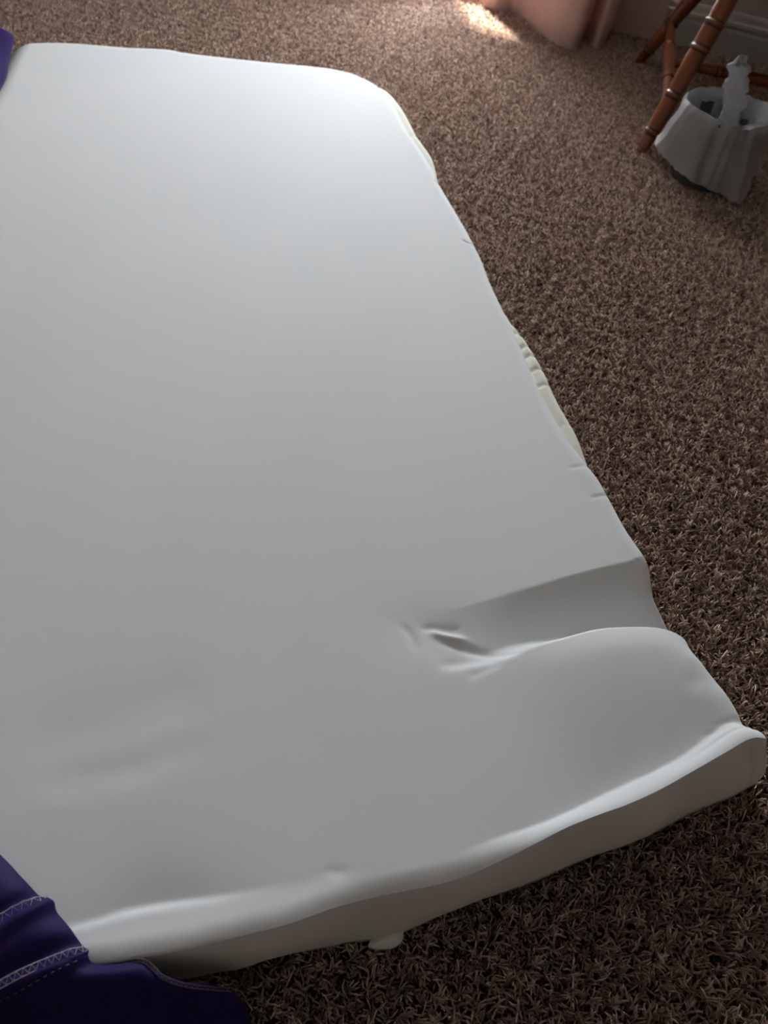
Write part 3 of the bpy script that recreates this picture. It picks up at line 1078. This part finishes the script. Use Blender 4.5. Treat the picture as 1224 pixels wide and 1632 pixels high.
sd1 = [(k, rg.uniform(0, 6.28)) for k in (3, 5, 7, 11, 16, 23)]
sd2 = [(k, rg.uniform(0, 6.28)) for k in (2, 3, 4, 9, 13)]
sd3 = [(k, rg.uniform(0, 6.28)) for k in (8, 13, 21, 34)]
ca_, sa_ = np.cos(ang), np.sin(ang)
# outer skirt: over the rim and down, longest at the front right, flaring at the left
frontness = np.clip(-sa_, 0, 1)
leftness = np.exp(-(((ang - math.radians(195) + math.pi) % (2 * math.pi) - math.pi) / 0.5) ** 2)
rightc = np.exp(-(((ang - math.radians(300) + math.pi) % (2 * math.pi) - math.pi) / 0.30) ** 2)
length = 0.118 + 0.003 * np.abs(np.sin(17 * ang + 2 * np.sin(5 * ang))) + 0.028 * frontness + 0.030 * rightc - 0.022 * leftness + wave(ang, sd2, 0.006)
# pleats: sharp-edged folds fanning from the rim
pleats = np.zeros(NA)
for a0, w_, am_ in [(rg.uniform(0, 6.28), rg.uniform(0.05, 0.13), rg.uniform(-1, 1)) for _ in range(34)]:
    dl = np.abs((ang - a0 + math.pi) % (2 * math.pi) - math.pi)
    pleats += am_ * np.clip(1 - dl / w_, 0, 1)
gather = np.exp(-(((ang - math.radians(272) + math.pi) % (2 * math.pi) - math.pi) / 0.55) ** 2)
zrim = BH + 0.022 - 0.012 * gather + 0.006 * np.clip(sa_, 0, 1) + 0.0045 * pleats + wave(ang, sd2, 0.002)
rrim = BR1 + 0.006 + 0.002 * pleats
sk = []
NR_ = 22
for k in range(NR_ + 1):
    t = k / NR_
    drop = t * length
    zz = zrim - drop
    flare = rrim + 0.007 * math.sin(min(1, t * 6) * math.pi / 2) - (BR1 - BR0) * (drop / BH) * (1 - 0.6 * t) + t ** 1.3 * (0.034 * leftness + 0.040 * rightc + 0.014)
    rr = flare + wave(ang, sd1, 0.005) * t + 0.0065 * pleats * (0.25 + t) + 0.004 * np.sin(9 * t + 3 * ang) * t
    sk.append(np.stack([rr * ca_, rr * sa_, zz], 1) + BC)
sk = np.array(sk)
fs = [(k * NA + j, k * NA + (j + 1) % NA, (k + 1) * NA + (j + 1) % NA, (k + 1) * NA + j) for k in range(NR_) for j in range(NA)]
adopt(from_data('bag_skirt', sk.reshape(-1, 3), fs, 'bag'), bag)
# inside: the film falls along the bin's wall at the back and is drawn up to the knot at the front;
# slack gaps leave strips of the dark bin open
TW = at(1160, 200, 0.180)
mem = []
NM = 16
for k in range(NM + 1):
    t = k / NM
    rk = rrim - (0.018 + 0.020 * t if k else 0)
    rim = np.stack([rk * ca_, rk * sa_, zrim - (0.004 if k else 0)], 1) + BC
    tw = np.stack([0.016 * ca_, 0.012 * sa_, np.zeros(NA)], 1) + TW
    tt = t ** (1.0 + 1.3 * np.clip(sa_ + 0.35, 0, 1))
    p = rim * (1 - tt)[:, None] + tw * tt[:, None]
    sag = 0.085 * np.clip(sa_ + 0.45, 0, 1) + 0.006
    p[:, 2] -= sag * math.sin(t * math.pi) ** 0.8
    p[:, 2] += 0.008 * pleats * math.sin(t * math.pi) * (0.4 + gather) + wave(ang, sd1, 0.003) * math.sin(t * math.pi)
    mem.append(p)
mem = np.array(mem)
dg = np.degrees(ang)
fm = []
for k in range(NM):
    for j in range(NA):
        gap = (98 + 0.3 * k) < dg[j] < (124 - 0.2 * k) and k >= 1
        gap = gap or ((30 + 0.4 * k) < dg[j] < (47 - 0.4 * k) and k >= 2) or ((4 + 0.3 * k) < dg[j] < 20 and k >= 4)
        if not gap:
            fm.append((k * NA + (j + 1) % NA, k * NA + j, (k + 1) * NA + j, (k + 1) * NA + (j + 1) % NA))
adopt(from_data('bag_top', mem.reshape(-1, 3), fm, 'bag'), bag)
# upright twisted tail
TP = [at(1161, 198, 0.180), at(1164, 180, 0.205), at(1170, 160, 0.235), at(1172, 140, 0.265), at(1177, 120, 0.295), at(1181, 102, 0.325), at(1177, 95, 0.338)]
tp = spline([TP[0] * [1, 1, 0] + [0, 0, 0.172]] + [np.array([TW[0], TW[1], 0]) + (p - np.array([TW[0], TW[1], 0])) for p in TP], 40)
NT = 30
tr_ = np.interp(np.linspace(0, 1, 40), [0, 0.08, 0.2, 0.35, 0.55, 0.72, 0.85, 0.95, 1.0], [0.030, 0.021, 0.022, 0.0245, 0.024, 0.0225, 0.018, 0.010, 0.002])
tv = []
for i in range(40):
    t = i / 39
    for j in range(NT):
        th = 2 * math.pi * j / NT
        w_ = 1 + 0.20 * math.sin(3 * th + 6 * t) + 0.13 * math.sin(7 * th - 9 * t) + 0.22 * math.sin(27 * t + 2 * th) * min(1, 2 * t) + 0.10 * math.sin(55 * t + 3 * th)
        r = tr_[i] * w_
        z_ = 0.010 * math.sin(5 * th + 1) * (t > 0.9) + 0.004 * math.sin(9 * th) * t
        tv.append(tp[i] + np.array([r * math.cos(th), 0.55 * r * math.sin(th), z_]))
tf = [(i * NT + j, i * NT + (j + 1) % NT, (i + 1) * NT + (j + 1) % NT, (i + 1) * NT + j) for i in range(39) for j in range(NT)]
adopt(from_data('twisted_tail', tv, tf, 'bag'), bag)
